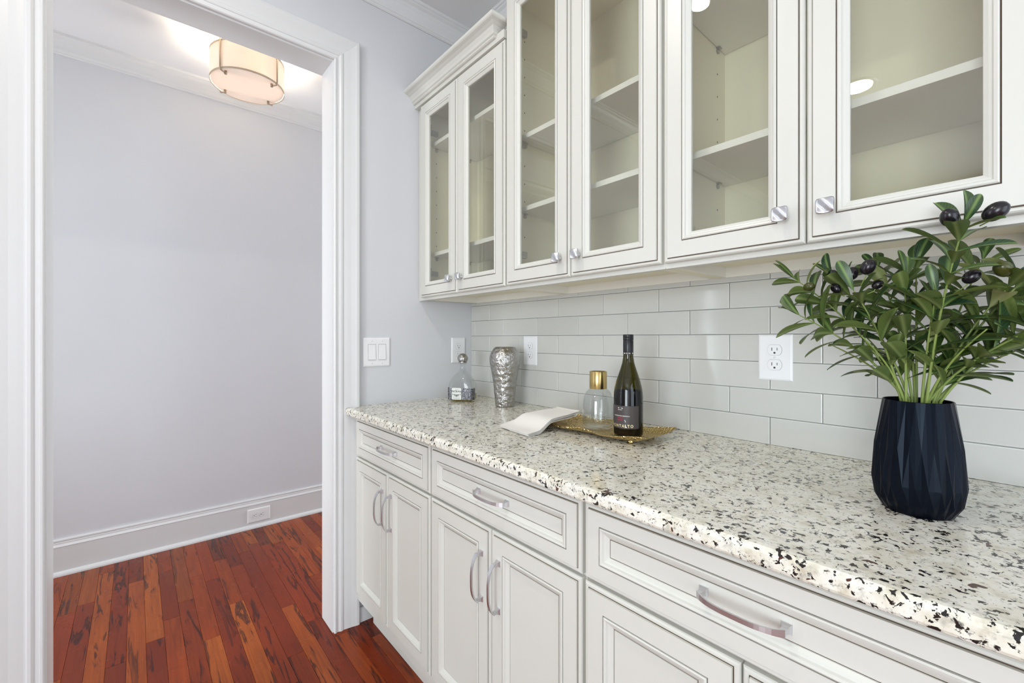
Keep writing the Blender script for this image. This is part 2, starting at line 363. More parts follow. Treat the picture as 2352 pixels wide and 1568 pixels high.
# profile sweep: path points with per-point outward vectors
def sweep(name, path, outs, nrm, prof, mat, label=None, closed=False):
    m = MB(); rings = []
    for i, (p, o) in enumerate(zip(path, outs)):
        n = nrm[i] if isinstance(nrm, list) else nrm
        rings.append([Vector(p) + Vector(o) * a + Vector(n) * b for a, b in prof])
    m.loft(rings, True, True, True, 0, False)
    ob = m.build(name, mat)
    return struct(ob, label) if name else ob
cas = [(0, 0), (0, .011), (.003, .014), (.008, .014), (.010, .0105), (.019, .0105), (.021, .013), (.026, .0155), (.033, .0155), (.036, .0125), (.040, .0125), (.052, .0145), (.068, .0165), (.082, .0195), (.090, .022), (.099, .022), (.103, .019), (.103, 0)]
ci0, ci1, cz = OY0 - 0.004, OY1 + 0.004, OZ + 0.006
sweep('trim_1', [(0, ci1, 0), (0, ci1, cz), (0, ci0, cz), (0, ci0, 0)], [(0, 1, 0), (0, 1, 1), (0, -1, 1), (0, -1, 0)], (1, 0, 0), cas, M['trim'], 'white moulded casing around the opening on the pantry side')
sweep('trim_2', [(-0.13, ci1, 0), (-0.13, ci1, cz), (-0.13, ci0, cz), (-0.13, ci0, 0)], [(0, 1, 0), (0, 1, 1), (0, -1, 1), (0, -1, 0)], (-1, 0, 0), cas, M['trim'], 'white moulded casing around the opening on the hall side')
m = MB(); m.box(-0.130, 0.0, OY1, OY1 + 0.02, 0, OZ + 0.02); m.box(-0.130, 0.0, OY0 - 0.02, OY0, 0, OZ + 0.02); m.box(-0.130, 0.0, OY0, OY1, OZ, OZ + 0.02)
struct(m.build('door_1', M['trim']), 'white flat jamb lining of the doorless cased opening')
crown = [(0, .095), (.006, .095), (.010, .091), (.010, .084), (.013, .082), (.016, .074), (.018, .060), (.024, .042), (.032, .028), (.042, .020), (.045, .016), (.050, .014), (.050, 0), (0, 0)]
sweep('trim_3', [(0, ROOM_Y, CEIL), (0, 0, CEIL), (ROOM_X, 0, CEIL), (ROOM_X, ROOM_Y, CEIL)], [(1, 0, 0), (1, -1, 0), (-1, -1, 0), (-1, 0, 0)], (0, 0, -1), crown, M['trim'], 'white crown moulding around the pantry ceiling')
sweep('trim_4', [(HX, -3.5, CEIL), (HX, 1.6, CEIL)], [(1, 0, 0), (1, 0, 0)], (0, 0, -1), crown, M['trim'], 'white crown moulding along the hall far wall')
sweep('trim_5', [(-0.13, -3.5, CEIL), (-0.13, 1.6, CEIL)], [(-1, 0, 0), (-1, 0, 0)], (0, 0, -1), crown, M['trim'], 'white crown moulding on the hall near wall')
basep = [(0, 0), (.034, 0), (.033, .008), (.028, .016), (.019, .020), (.018, .022), (.018, .143), (.020, .145), (.018, .148), (.013, .156), (.0125, .164), (.010, .166), (.012, .170), (.012, .176), (.009, .181), (0, .181)]
sweep('baseboard_far', [(HX, -3.5, 0), (HX, 1.6, 0)], [(1, 0, 0), (1, 0, 0)], (0, 0, 1), basep, M['trim'], 'tall white baseboard with shoe along the hall far wall')
sweep('baseboard_back', [(0, ci1 + 0.103, 0), (0, -0.535, 0)], [(1, 0, 0), (1, 0, 0)], (0, 0, 1), [(0, 0), (.012, 0), (.012, .055), (.008, .062), (0, .062)], M['trim'], 'short low white base strip between casing and toe kick')
sweep('baseboard_left', [(0, ROOM_Y, 0), (0, ci0 - 0.103, 0)], [(1, 0, 0), (1, 0, 0)], (0, 0, 1), basep, M['trim'])

# floor planks: one board each, shared mesh, scaled in length
pm = MB(); e = 0.0012
pm.bbox(0, 1, 0.0004, 0.0571, -0.012, 0.0, 0.0008)
pl = pm.build('plank', M['wood'], floor); plank_me = pl.data; first = True
rng = random.Random(21); PW = 0.0575
k0 = -26; cnt = 0
for k in range(k0, 28):
    y = -0.933 + PW * k
    if y < -2.45 or y > 0.65: continue
    xe = 2.35 if y < -0.58 else -0.13
    if y > 0.0 - 0.0: xe = -0.13
    x = HX + 0.0 - rng.uniform(0, 0.5)
    if y > -0.56 and y < 0.0: xe = 0.0 if y < -0.55 else -0.131
    while x < xe - 0.02:
        L = rng.choice((0.42, 0.5, 0.6, 0.68, 0.78, 0.9, 1.05))
        a, b = max(x, HX), min(x + L, xe)
        if b - a > 0.02:
            o = pl if first else inst('plank', plank_me, floor, (0, 0, 0)); first = False
            o.location = (a + 0.0004, y, 0); o.scale = (b - a - 0.0008, 1, 1); cnt += 1
        x += L
# the same boards out of sight: joined stuff
m = MB()
for k in range(-78, 28):
    y = -0.933 + PW * k
    if y > -2.45 and y < 0.65: x = 2.35
    else: x = HX if y > -3.45 else 0.0
    if y < ROOM_Y or y > 1.55: continue
    if y > -0.58 and y < 0.65: continue
    if y > 0: xe = -0.13
    else: xe = ROOM_X
    while x < xe - 0.01:
        L = rng.uniform(0.45, 1.0); b = min(x + L, xe); m.box(x + .0004, b - .0004, y + .0004, y + PW - .0004, -0.012, 0); x = b
o = m.build('boards_beyond', M['wood'], floor); o['kind'] = 'stuff'

# backsplash tiles
TP, TH, TG = 0.2257, 0.0746, 0.0022
def tile_mesh(L, H):
    m = MB(); g = TG / 2; a = 0.0016
    r = lambda i, y: [(g + i, y, g + i), (L - g - i, y, g + i), (L - g - i, y, H - g - i), (g + i, y, H - g - i)]
    m.loft([r(0, 0.0005), r(0, -0.0066), r(a * 0.4, -0.0078), r(a, -0.008)], True, False, True, 0, False, mats=[1, 1, 1])
    m.m[-1] = 0
    return m
tm = {}
def tile(x0, x1, z0, z1):
    key = (round(x1 - x0, 4), round(z1 - z0, 4))
    if key not in tm:
        o = tile_mesh(x1 - x0, z1 - z0).build('tile', [M['tile'], M['tile_edge']], wall_right); tm[key] = o.data
    else: o = inst('tile', tm[key], wall_right, (0, 0, 0))
    o.location = (x0, -0.002, z0)
    o.rotation_euler = (rng.uniform(-.004, .004), 0, rng.uniform(-.0022, .0022))
m = MB(); m.box(0.0, 1.90, -0.004, 0.0, 0.90, 1.43); m.build('grout_bed', M['grout'], wall_right)
rows = [0.9135 + TH * i for i in range(7)]
OUTS = [(0.402, 0.487, 1.084, 1.211), (1.362, 1.444, 1.089, 1.211)]
for i, z0 in enumerate(rows):
    z1 = min(z0 + TH, 1.4345)
    x = (0.155 if i % 2 == 1 else 0.0356) - TP
    while x < 1.90:
        a, b = max(x, 0.0), min(x + TP, 1.90)
        tile(a, b, z0, z1)
        x += TP

# ------------------------------------------------------------------ cabinets
def rect_rings(W, H, prof):
    return [[(i, -h, i), (W - i, -h, i), (W - i, -h, H - i), (i, -h, H - i)] for i, h in prof]
LIP = [(0, 0), (0, .012), (.0015, .0145), (.004, .0165), (.0075, .0165), (.0090, .0155)]
def door_mesh(W, H, panel=True, st=0.047, glass=False, T=.0195):
    """rings from the outer back edge inward; glaze sits in the two fine grooves"""
    P = LIP + [(.0092, .0150), (.0109, .0150), (.0111, T), (st, T), (st + .0002, T - .003), (st + .0020, T - .003), (st + .0024, T + .0008), (st + .0045, T + .0022), (st + .0085, T + .0008), (st + .0105, T - .003), (st + .014, T - .0045), (st + .0195, T - .0085), (st + .0200, T - .0100), (st + .0214, T - .0100)]
    if glass: P[-2:] = [(st + .0200, T - .0100), (st + .0200, 0.002), (0, 0.002)]
    else: P += [(st + .0218, T - .0085)]
    m = MB(); mats = []
    for i in range(len(P) - 1):
        a, b = P[i], P[i + 1]
        mid = (a[0] + b[0]) / 2
        gl = (abs(a[1] - .0150) < 1e-6 and abs(b[1] - .0150) < 1e-6) or (abs(a[0] - st - .0002) < 1e-6) or (not glass and abs(a[0] - st - .0200) < 1e-6)
        mats.append(1 if gl else 0)
    m.loft(rect_rings(W, H, P), True, not glass, not glass, 0, False, mats=mats)
    if not glass: m.m[-1] = 0; m.m[-2] = 0
    return m
def drawer_mesh(W, H):
    return door_mesh(W, H, st=0.038)
# pull handle, modelled along +x, projecting to -y
def pull_mesh(L=0.132):
    m = MB()
    for s in (0, 1):
        cx = 0.007 if s == 0 else L - 0.007
        h = 0.0072
        q = lambda r, y: [(cx - r, y, -r), (cx + r, y, -r), (cx + r, y, r), (cx - r, y, r)]
        m.loft([q(h, 0.0), q(h, -0.002), q(h * .72, -0.0055), q(h * .52, -0.011), q(h * .50, -0.018)], True, True, True, 0, False)
    pts = []; rings = []
    n = 18
    for i in range(n + 1):
        u = i / n; x = 0.0035 + (L - 0.007) * u
        y = -0.0165 - 0.0165 * (1 - abs(2 * u - 1) ** 3.2)
        hw = 0.0036 + 0.0022 * abs(2 * u - 1) ** 4; th = 0.0022
        du = 1e-3; y2 = -0.0165 - 0.0165 * (1 - abs(2 * min(u + du, 1) - 1) ** 3.2); 
        rings.append([(x, y - th, -hw), (x, y + th, -hw * .8), (x, y + th, hw * .8), (x, y - th, hw)])
    m.loft(rings, True, True, True, 0, False)
    return m
PULL = None
def pull(parent, loc, vertical=False):
    global PULL
    if PULL is None: o = pull_mesh().build('handle', M['nickel'], parent); PULL = o.data
    else: o = inst('handle', PULL, parent, (0, 0, 0))
    o.location = loc
    if vertical: o.rotation_euler = (0, -math.pi / 2, 0)
    tag(o, 'brushed nickel arched pull')
    return o
def knob_mesh():
    m = MB()
    m.lathe([(0.0065, 0), (0.0065, 0.003), (0.0045, 0.006), (0.0045, 0.014), (0.0075, 0.018)], n=20)
    n = 16; R = 0.0145; rings = []
    def outline(r, z, bulge=0.10):
        ring = []
        for j in range(32):
            a = 2 * math.pi * j / 32
            c, s_ = math.cos(a), math.sin(a)
            k = (abs(c) ** 7 + abs(s_) ** 7) ** (-1 / 7)
            ring.append((r * c * k, r * s_ * k, z))
        return ring
    rings = [outline(0.006, 0.017), outline(0.0128, 0.0185), outline(R, 0.021), outline(R, 0.025)]
    for i in range(1, 9):
        u = 1 - i / 8.0
        rr = []
        for j in range(32):
            a = 2 * math.pi * j / 32; c, s_ = math.cos(a), math.sin(a)
            k = (abs(c) ** 7 + abs(s_) ** 7) ** (-1 / 7) if u > .5 else 1 + ((abs(c) ** 7 + abs(s_) ** 7) ** (-1 / 7) - 1) * u * 2
            x, y = R * u * c * k, R * u * s_ * k
            p = (x * 0.6 + y * 0.8) / R
            z = 0.0262 + 0.0028 * math.sin(p * 3.4 + 0.9 * (x * .8 - y * .6) / R) + 0.0016 * (1 - u * u)
            rr.append((x, y, z))
        rings.append(rr)
    m.loft(rings, True, True, True, 0, True)
    # axis z -> -y
    m.v = [(x, -z, y) for x, y, z in m.v]
    return m
KNOB = None
def knob(parent, loc):
    global KNOB
    if KNOB is None: o = knob_mesh().build('knob', M['nickel'], parent); KNOB = o.data
    else: o = inst('knob', KNOB, parent, (0, 0, 0))
    o.location = loc; tag(o, 'square twisted nickel knob'); return o

CAB = [(0.0465, 0.6470), (0.6485, 1.2530), (1.2545, 1.8640)]
BASE_LABEL = ['cream base cabinet next to the white door casing', 'cream base cabinet in the middle, under the silver vase and napkin', 'nearest cream base cabinet, under the wine bottle and black vase']
for i, (a, b) in enumerate(CAB):
    W = b - a
    r = empty('base_cabinet', (a, -0.605, 0), BASE_LABEL[i], 'cabinet', 'base cabinets under the granite counter')
    # local origin: frame plane at y=0, +y to the wall
    m = MB(); D = 0.601
    x0 = 0.0; 
    m.box(x0, x0 + .018, .019, D, .112, .882); m.box(W - .018, W, .019, D, .112, .882); m.box(x0 + .018, W - .018, .019, D, .112, .130); m.box(x0 + .018, W - .018, D - .006, D, .130, .882)
    m.build('carcass', M['cab'], r)
    m = MB(); m.box(0, .038, 0, .019, .112, .882); m.box(W - .038, W, 0, .019, .112, .882); m.box(.038, W - .038, 0, .019, .845, .882); m.box(.038, W - .038, 0, .019, .700, .735); m.box(.038, W - .038, 0, .019, .112, .150)
    m.build('face_frame', M['cab'], r)
    m = MB(); m.box(0, W, .058, .070, 0.0, .112); m.build('toe_kick', M['cab'], r)
    g = .0035
    dw = drawer_mesh(W - 2 * g, .152).build('drawer_front', [M['cab'], M['glaze']], r, (g, 0, .7205))
    pull(dw, ((W - 2 * g) / 2 - .066, -.0107, .076))
    half = (W - 2 * g - .003) / 2
    for s in (0, 1):
        d = door_mesh(half, .556).build('door', [M['cab'], M['glaze']], r, (g + s * (half + .003), 0, .1575))
        pull(d, (half - .0335 if s == 0 else .0335, -.0192, .360), True)
# filler strip between door wall and first base cabinet
m = MB(); m.box(0.0, 0.0455, -.605, -.586, .112, .882); o = m.build('filler_strip', M['cab']); tag(o, 'narrow cream filler strip between the door wall and first base cabinet', 'filler')

# countertop with eased edge
m = MB()
yf = -0.652; z0, z1 = .8835, .914
prof = [(0.0, z0), (0.0, z1), (yf + .012, z1), (yf + .006, z1 - .001), (yf + .002, z1 - .004), (yf, z1 - .009), (yf, z0 + .006), (yf + .002, z0 + .002), (yf + .005, z0)]
rings = [[(x, min(y, -.001) if y == 0 else y, z) for y, z in prof] for x in (0.0005, 1.885)]
m.loft(rings, True, True, True, 0, False)
# slab nose that laps over the casing edge
m.box(0.0225, 0.0226, yf + .01, yf + .011, z0 + .01, z0 + .011)
o = m.build('countertop', M['granite']); tag(o, 'speckled cream and black granite counter slab along the tiled wall', 'countertop')

# upper cabinets
def upper(i, a, b, ztop, zbot, dtop, shelves, label, knobs, ceil_interior):
    W = b - a; D = .301
    r = empty('wall_cabinet', (a, -0.305, 0), label, 'cabinet', 'glass door wall cabinets')
    m = MB(); x0 = 0
    zt = ztop
    m.box(0, .016, .019, D, zbot, zt); m.box(W - .016, W, .019, D, zbot, zt)
    m.box(.016, W - .016, .019, D - .006, 1.404, 1.420); m.box(.016, W - .016, .019, D - .006, zt - .045, zt - .029)
    m.box(.016, W - .016, D - .006, D, 1.420, zt)
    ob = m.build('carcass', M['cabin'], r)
    m = MB(); m.box(.016, W - .016, D - .014, D - .0002, zbot, 1.404); m.box(.016, .022, .019, D - .014, zbot, 1.404); m.box(W - .022, W - .016, .019, D - .014, zbot, 1.404)
    m.build('hanging_rail', M['shelf'], r)
    m = MB(); m.box(0, .030, 0, .019, 1.374, zt); m.box(W - .030, W, 0, .019, 1.374, zt); m.box(.030, W - .030, 0, .019, 1.374, 1.404); m.box(.030, W - .030, 0, .019, zt - .045, zt)
    m.build('face_frame', M['cab'], r)
    for xs in (-.0008, W):
        m = MB(); m.box(xs, xs + .0008, .0, D, zbot, zt); m.build('side_panel', M['cab'], r)
    g = .0035; half = (W - 2 * g - .003) / 2; DH = dtop - 1.386
    for s in (0, 1):
        d = door_mesh(half, DH, glass=True).build('door', [M['cab'], M['glaze']], r, (g + s * (half + .003), 0, 1.386))
        mm = MB(); mm.box(.060, half - .060, -.0080, -.0050, .060, DH - .060); mm.build('glass_pane', M['pane'], d)
        knob(d, (half - .036 if s == 0 else .036, -.0192, 1.4455 - 1.386))
        # cup hinges on the outer stile, inside
        for hz in ([.112, DH - .112] if DH < .9 else [.112, DH / 2, DH - .112]):
            mm = MB(); hx = .066 if s == 0 else half - .066; sg = 1 if s == 0 else -1
            xa = sorted((hx - sg * .050, hx - sg * .012)); mm.bbox(xa[0], xa[1], .0015, .011, hz - .020, hz + .020, .002)
            xb = sorted((hx - sg * .052, hx - sg * .040)); mm.bbox(xb[0], xb[1], .010, .062, hz - .011, hz + .011, .002)
            mm.tube([(xb[1] if s == 0 else xb[0], .030, hz), ((xb[1] + .004) if s == 0 else xb[0] - .004, .030, hz)], .005, 10)
            mm.build('hinge', M['hinge'], d)
    for z in shelves:
        mm = MB(); mm.bbox(.0175, W - .0175, .034, D - .008, z, z + .0165, .001); sh = mm.build('shelf', M['shelf'], r)
        for sx in (.0165, W - .0165):
            sg = 1 if sx < W / 2 else -1
            for yy in (.060, D - .055):
                mm = MB()
                xa = sorted((sx, sx + sg * .010)); mm.bbox(xa[0], xa[1], yy - .008, yy + .008, z - .0035, z - .0005, .0008)
                mm.tube([(sx, yy, z - .010), (sx + sg * .004, yy, z - .010)], .007, 12)
                mm.build('shelf_clip', M['clip'], sh)
    mm = MB()
    z = 1.50
    while z < zt - .12:
        if all(abs(z - q) > .03 for q in shelves):
            for sx, sg in ((.0163, 1), (W - .0163, -1)):
                for yy in (.060, D - .055):
                    mm.tube([(sx, yy, z), (sx + sg * .0004, yy, z)], .0026, 8)
        z += .032 * 3 if False else .064
    mm.build('pin_holes', M['hole'], r)['kind'] = 'stuff'
    return r
U0 = upper(0, 0.0385, .6470, 2.288, 1.376, 2.2575, [1.576, 2.081], 'shorter glass door wall cabinet with a crown, beside the door wall', 1, 1)
U1 = upper(1, .6485, 1.2530, 2.43, 1.376, 2.4015, [1.648, 1.902], 'tall cream glass door wall cabinet in the middle of the row', 1, 1)
U2 = upper(2, 1.2545, 1.8640, 2.43, 1.376, 2.4015, [1.640, 2.022], 'tall cream glass door wall cabinet nearest, above the potted olive branches', 1, 1)
m = MB(); m.box(0.0005, 0.038, -.305, -.286, 1.374, 2.288); m.box(0.0005, 0.02, -.286, -.003, 1.376, 1.404); o = m.build('filler_strip', M['cab'], U0); o.location = (-0.0385, .305, 0)
# cabinet crown of the short cabinet (mitred return at its right end)
cc = [(0, 0), (.008, .0), (.012, .003), (.012, .008), (.018, .012), (.022, .022), (.030, .034), (.042, .042), (.054, .046), (.058, .050), (.058, .062), (.0, .062)]
cc = [(a * .95, b * .86) for a, b in cc]
m = MB(); rings = []
for p, o_ in (((0.0005, -.3275, 2.262 + .014), (0, -1, 0)), ((.594, -.3275, 2.276), (1, -1, 0)), ((.594, -.3062, 2.276), (1, 0, 0))):
    rings.append([Vector(p) + Vector(o_) * a + Vector((0, 0, b)) for a, b in cc])
m.loft(rings, True, True, True, 0, False)
m.box(.0005, .594, -.3275, -.3062, 2.2600, 2.276)
m.box(.594, .6465, -.3275, -.3062, 2.2600, 2.288)
m.add([], [])
o = m.build('crown_moulding', M['cab'], U0); o.location = (-0.0385, .305, 0)
# crown of the tall ones, above the frame's top edge
m = MB(); rings = []
for p, o_ in (((.6485, -.305, 2.43), (-1, 0, 0)), ((.6485, -.3055, 2.43), (-1, -1, 0)), ((1.864, -.3055, 2.43), (1, -1, 0)), ((1.864, -.005, 2.43), (1, 0, 0))):
    rings.append([Vector(p) + Vector(o_) * a + Vector((0, 0, b)) for a, b in cc])
rings = rings[1:]
m.loft(rings, True, True, True, 0, False)
o = m.build('crown_moulding', M['cab'], U1); o.location = (-.6485, .305, 0)

# ------------------------------------------------------------------ electrical plates
def plate(mm, W, H, T=.006):
    q = lambda i, y: [(-W / 2 + i, y, -H / 2 + i), (W / 2 - i, y, -H / 2 + i), (W / 2 - i, y, H / 2 - i), (-W / 2 + i, y, H / 2 - i)]
    mm.loft([q(0, 0), q(0, -.0025), q(.0015, -.0045), q(.005, -T)], True, True, True, 0, False)
def duplex(name, loc, rz, W, H, label, rot_y=0.0):
    r = empty(name, loc, label, 'outlet', 'white duplex outlets'); r.rotation_euler = (0, rot_y, rz)
    mm = MB(); plate(mm, W, H); mm.build('cover_plate', M['plastic'], r)
    for s in (1, -1):
        cz_ = s * .0197
        ring = []
        for j in range(28):
            a = 2 * math.pi * j / 28; x = .0172 * math.cos(a); z = .0172 * math.sin(a)
            z = max(-.0135, min(.0135, z)); ring.append((x, z))
        mm = MB(); y0 = -.0058
        mm.loft([[(x * 1.05, y0, cz_ + z * 1.05) for x, z in ring], [(x * 1.05, y0 - .0005, cz_ + z * 1.05) for x, z in ring]], True, False, True, 1, False)
        mm.loft([[(x, y0, cz_ + z) for x, z in ring], [(x, y0 - .0022, cz_ + z) for x, z in ring]], True, False, True, 0, False)
        rc = mm.build('receptacle', [M['plastic'], M['line']], r)
        sm = MB(); yy = y0 - .0022
        sm.box(-.0072, -.0056, yy - .0003, yy, cz_ - .002, cz_ + .0065); sm.box(.0056, .0070, yy - .0003, yy, cz_ - .001, cz_ + .0060)
        hr = [(.0026 * math.cos(2 * math.pi * j / 12), max(-.0022, .0026 * math.sin(2 * math.pi * j / 12))) for j in range(12)]
        sm.loft([[(x, yy, cz_ - .0075 + z) for x, z in hr], [(x, yy - .0003, cz_ - .0075 + z) for x, z in hr]], True, False, True)
        sm.build('slots', M['slot'], rc)
    sc_ = MB(); sc_.lathe([(.0032, 0), (.0030, .0008), (.001, .0012)], n=12); sc_.v = [(x, -.006 - z, y) for x, y, z in sc_.v]
    sc_.add([(-.0026, -.0075, -.001), (.0024, -.0075, .0016), (.0026, -.0075, .001), (-.0024, -.0075, -.0016)], [(0, 1, 2, 3)], 1)
    sc_.build('screw', [M['plastic'], M['line']], r)
    return r
duplex('duplex_outlet', (0.4445, -.0085, 1.1475), 0, .085, .127, 'white duplex outlet on the tiles between silver vase and gold capped carafe')
duplex('duplex_outlet', (1.403, -.0085, 1.150), 0, .083, .123, 'white duplex outlet on the tiles between wine bottle and olive branches')
duplex('duplex_outlet', (0.0002, -.089, 1.1415), math.pi / 2, .080, .125, 'white duplex outlet on painted wall behind the squat spirit bottle')
duplex('duplex_outlet', (HX + .0182, -.7135, .078), math.pi / 2, .084, .127, 'white duplex outlet mounted sideways on the hall baseboard', math.pi / 2).rotation_euler = Euler((0, math.pi / 2, math.pi / 2), 'XYZ')
# double rocker switch
r = empty('light_switch', (0.0002, -.5125, 1.1405), 'white double rocker light switch on grey wall beside the casing', 'switch', rz=math.pi / 2)
mm = MB(); plate(mm, .121, .125); mm.build('cover_plate', M['plastic'], r)
for s in (-1, 1):
    cx = s * .023
    mm = MB(); mm.box(cx - .0178, cx + .0178, -.0063, -.0058, -.0345, .0345, 1)
    mm.add([(cx - .016, -.006, -.0325), (cx + .016, -.006, -.0325), (cx + .016, -.006, .0325), (cx - .016, -.006, .0325), (cx - .016, -.0105, -.0325), (cx + .016, -.0105, -.0325), (cx + .016, -.0068, .0325), (cx - .016, -.0068, .0325)],
           [(0, 1, 5, 4), (1, 2, 6, 5), (2, 3, 7, 6), (3, 0, 4, 7), (4, 5, 6, 7)])
    mm.build('rocker', [M['plastic'], M['line']], r)
    for z in (-.0485, .0485):
        mm = MB(); mm.lathe([(.0030, 0), (.0028, .0008), (.001, .0011)], cx, 0, n=12); mm.v = [(x, -.006 - zz, y + z) for x, y, zz in mm.v]
        mm.add([(cx - .0022, -.0074, z - .002), (cx + .0018, -.0074, z + .0022), (cx + .0024, -.0074, z + .0016), (cx - .0016, -.0074, z - .0026)], [(0, 1, 2, 3)], 1)
        mm.build('screw', [M['plastic'], M['line']], r)

# ------------------------------------------------------------------ lights as objects
def downlight(loc, label, power, k=1.0):
    r = empty('recessed_light', loc, label, 'light', 'round recessed ceiling lights')
    m = MB(); m.lathe([(.098, 0), (.098, -.004), (.080, -.007), (.074, -.004), (.074, 0)], n=40, cap0=False, cap1=False); m.build('trim_ring', M['trim'], r)
    m = MB(); m.lathe([(.073, -.0015), (.02, -.003), (.001, -.003)], n=40, cap0=False); m.build('lens', M['lens'], r); r.scale = (k, k, 1)
    o = area('recessed_lamp', (0, 0, -.012), (0, 0, -1), .14, .14, power, (1.0, 0.955, 0.86), 'DISK', math.radians(170)); o.parent = r
downlight((.873, -1.27, CEIL), 'round recessed ceiling light reflected in the tall cabinet glass, near the counter', 5, .55)
downlight((1.18, -2.65, CEIL), 'round recessed ceiling light far behind the camera, seen in the nearest pane', 6)

# hall drum lamp
LX, LY, LB, LH, LR = -0.783, -0.866, 2.50, .142, .166
r = empty('drum_ceiling_light', (LX, LY, CEIL), 'cream fabric drum ceiling light with bronze rods in the hall', 'ceiling light')
zb = LB - CEIL
def cylshell(m, R, z0, z1, n=64, mat=0): m.lathe([(R, z0), (R, z1), (R - .0015, z1), (R - .0015, z0)], n=n, cap0=False, cap1=False, mat=mat)
m = MB(); cylshell(m, LR, zb, zb + LH); sh = m.build('lamp_shade', M['shade'], r)
for z in (zb - .001, zb + LH - .008):
    m = MB(); cylshell(m, LR + .0012, z, z + .009); m.build('shade_band', M['shadeband'], sh)
m = MB(); m.lathe([(LR - .003, zb + .004), (LR - .003, zb + .006)], n=64); m.build('diffuser', M['diffuser'], r)
m = MB(); m.lathe([(.075, -.0005), (.075, -.018), (.02, -.022), (.010, -.03), (.010, zb + .10)], n=32); m.build('canopy', M['lampmetal'], r)
for k in range(4):
    a = math.radians(-52 + 90 * k); ca, sa = math.cos(a), math.sin(a)
    P = lambda rr, z: (rr * ca, rr * sa, z)
    R_ = LR + .006
    m = MB(); m.tube([P(.02, zb + LH * .9), P(R_ - .03, zb + LH + .006), P(R_ - .008, zb + LH + .012), P(R_, zb + LH + .004), P(R_, zb + .004), P(R_ - .004, zb - .006), P(R_ - .030, zb - .008)], .0034, 10)
    m.tube([P(R_ - .032, zb - .012), P(R_ - .032, zb + .003)], .0062, 12)
    m.build('rod', M['lampmetal'], r)
for s in (-1, 1):
    m = MB(); bx_, by_ = s * .055 * math.cos(math.radians(60)), s * .085
    m.lathe([(.014, -.06 - .02), (.014, -.11)], bx_, by_, 16); m.build('socket', M['plastic'], r)
    l = bpy.data.lights.new('hall_bulb', 'POINT'); l.energy = 8.5; l.color = (1.0, 0.88, 0.72); l.shadow_soft_size = .022
    lo = bpy.data.objects.new('hall_bulb', l); C.objects.link(lo); lo.parent = r; lo.location = (bx_, by_, zb + .105)

# ------------------------------------------------------------------ counter objects
CT = .9142
def text_mesh(body, size, font_scale_x=1.0, space=1.0, bold=0.0):
    cu = bpy.data.curves.new('txt', 'FONT'); cu.body = body; cu.size = size; cu.align_x = 'CENTER'; cu.align_y = 'CENTER'
    cu.space_character = space; cu.offset = bold; cu.resolution_u = 4
    ob = bpy.data.objects.new('txt', cu); C.objects.link(ob)
    dg = bpy.context.evaluated_depsgraph_get(); me = bpy.data.meshes.new_from_object(ob.evaluated_get(dg))
    bpy.data.objects.remove(ob); bpy.data.curves.remove(cu)
    bm = bmesh.new(); bm.from_mesh(me); bmesh.ops.triangulate(bm, faces=bm.faces[:])
    for _ in range(2):
        ed = [e_ for e_ in bm.edges if e_.calc_length() > .004]
        if ed: bmesh.ops.subdivide_edges(bm, edges=ed, cuts=1); bmesh.ops.triangulate(bm, faces=bm.faces[:])
    bm.verts.index_update()
    vs = [(v.co.x * font_scale_x, v.co.y) for v in bm.verts]; fs = [[v.index for v in f.verts] for f in bm.faces]
    bm.free(); bpy.data.meshes.remove(me); return vs, fs
# wine bottle
bx, by = 1.096, -.235
bz = .9235
r = empty('wine_bottle', (bx, by, bz), 'dark green wine bottle with black screw cap standing on gold tray', 'bottle')
H0 = .2885; R0 = .0412
glassprof = [(.030, .0), (.038, .001), (.0408, .005), (R0, .012), (R0, .108), (.0405, .122), (.038, .138), (.0335, .156), (.0275, .175), (.0220, .191), (.0172, .207), (.0148, .222), (.0140, .236), (.0138, .284)]
m = MB(); m.lathe(glassprof, n=56); m.build('glass_body', M['green'], r)
LV = .128
wp = [(.028, .004), (.0385, .006), (.0392, .014), (.0392, .108), (.0385, .122), (.0368, LV), (.001, LV)]
m = MB(); m.lathe(wp, n=56); m.build('wine', M['wine'], r)
m = MB()
capp = [(.0144, .2315), (.0146, .232), (.0146, .2700), (.0141, .2710), (.0141, .2722), (.0149, .2730), (.0149, .2780), (.0143, .2787), (.0149, .2794), (.0149, .2860), (.0143, .2885), (.001, .2888)]
m.lathe(capp, n=40); cap = m.build('screw_cap', M['capblack'], r)
camang = math.atan2(-1.308 - by, 1.833 - bx)
def on_cyl(vs, R, ang, z0):
    return [(R * math.cos(ang + x / R), R * math.sin(ang + x / R), z0 + y) for x, y in vs]
# small lettering round the cap skirt
vs, fs = text_mesh('MON M', .0052, 1.3, 1.6, .0001); m = MB(); m.add(on_cyl(vs, .01475, camang + .1, .2345), fs); m.build('cap_lettering', M['silverink'], cap)
# paper label: from 130 degrees left to 35 degrees right of the view axis
a0, a1 = camang - 1.75, camang + .74
Rl = R0 + .0004
m = MB(); N = 40
m.loft([[(Rl * math.cos(a0 + (a1 - a0) * j / N), Rl * math.sin(a0 + (a1 - a0) * j / N), z) for j in range(N + 1)] for z in (.025, .0885)], False, smooth=True)
lab = m.build('paper_label', M['winelabel'], r, fix=False)
Rt = R0 + .0008; ac = camang - .50
def wine_text(body, size, dx, z, mat, sx=1.0, sp=1.0, bold=0.0, nm='lettering'):
    vs, fs = text_mesh(body, size, sx, sp, bold)
    m = MB(); m.add(on_cyl([(x + dx, y) for x, y in vs], Rt, ac, z), fs); m.build(nm, mat, lab, fix=False)
wine_text('MONTALTO', .0108, .0, .0322, M['gold'], .92, 1.42, .0004)
wine_text('MORNINGTON PENINSULA', .0037, .0005, .0600, M['silverink'], .95, 1.15, .0001)
wine_text('PINOT', .0050, -.002, .0545, M['redink'], 1.0, 1.4, .0002)
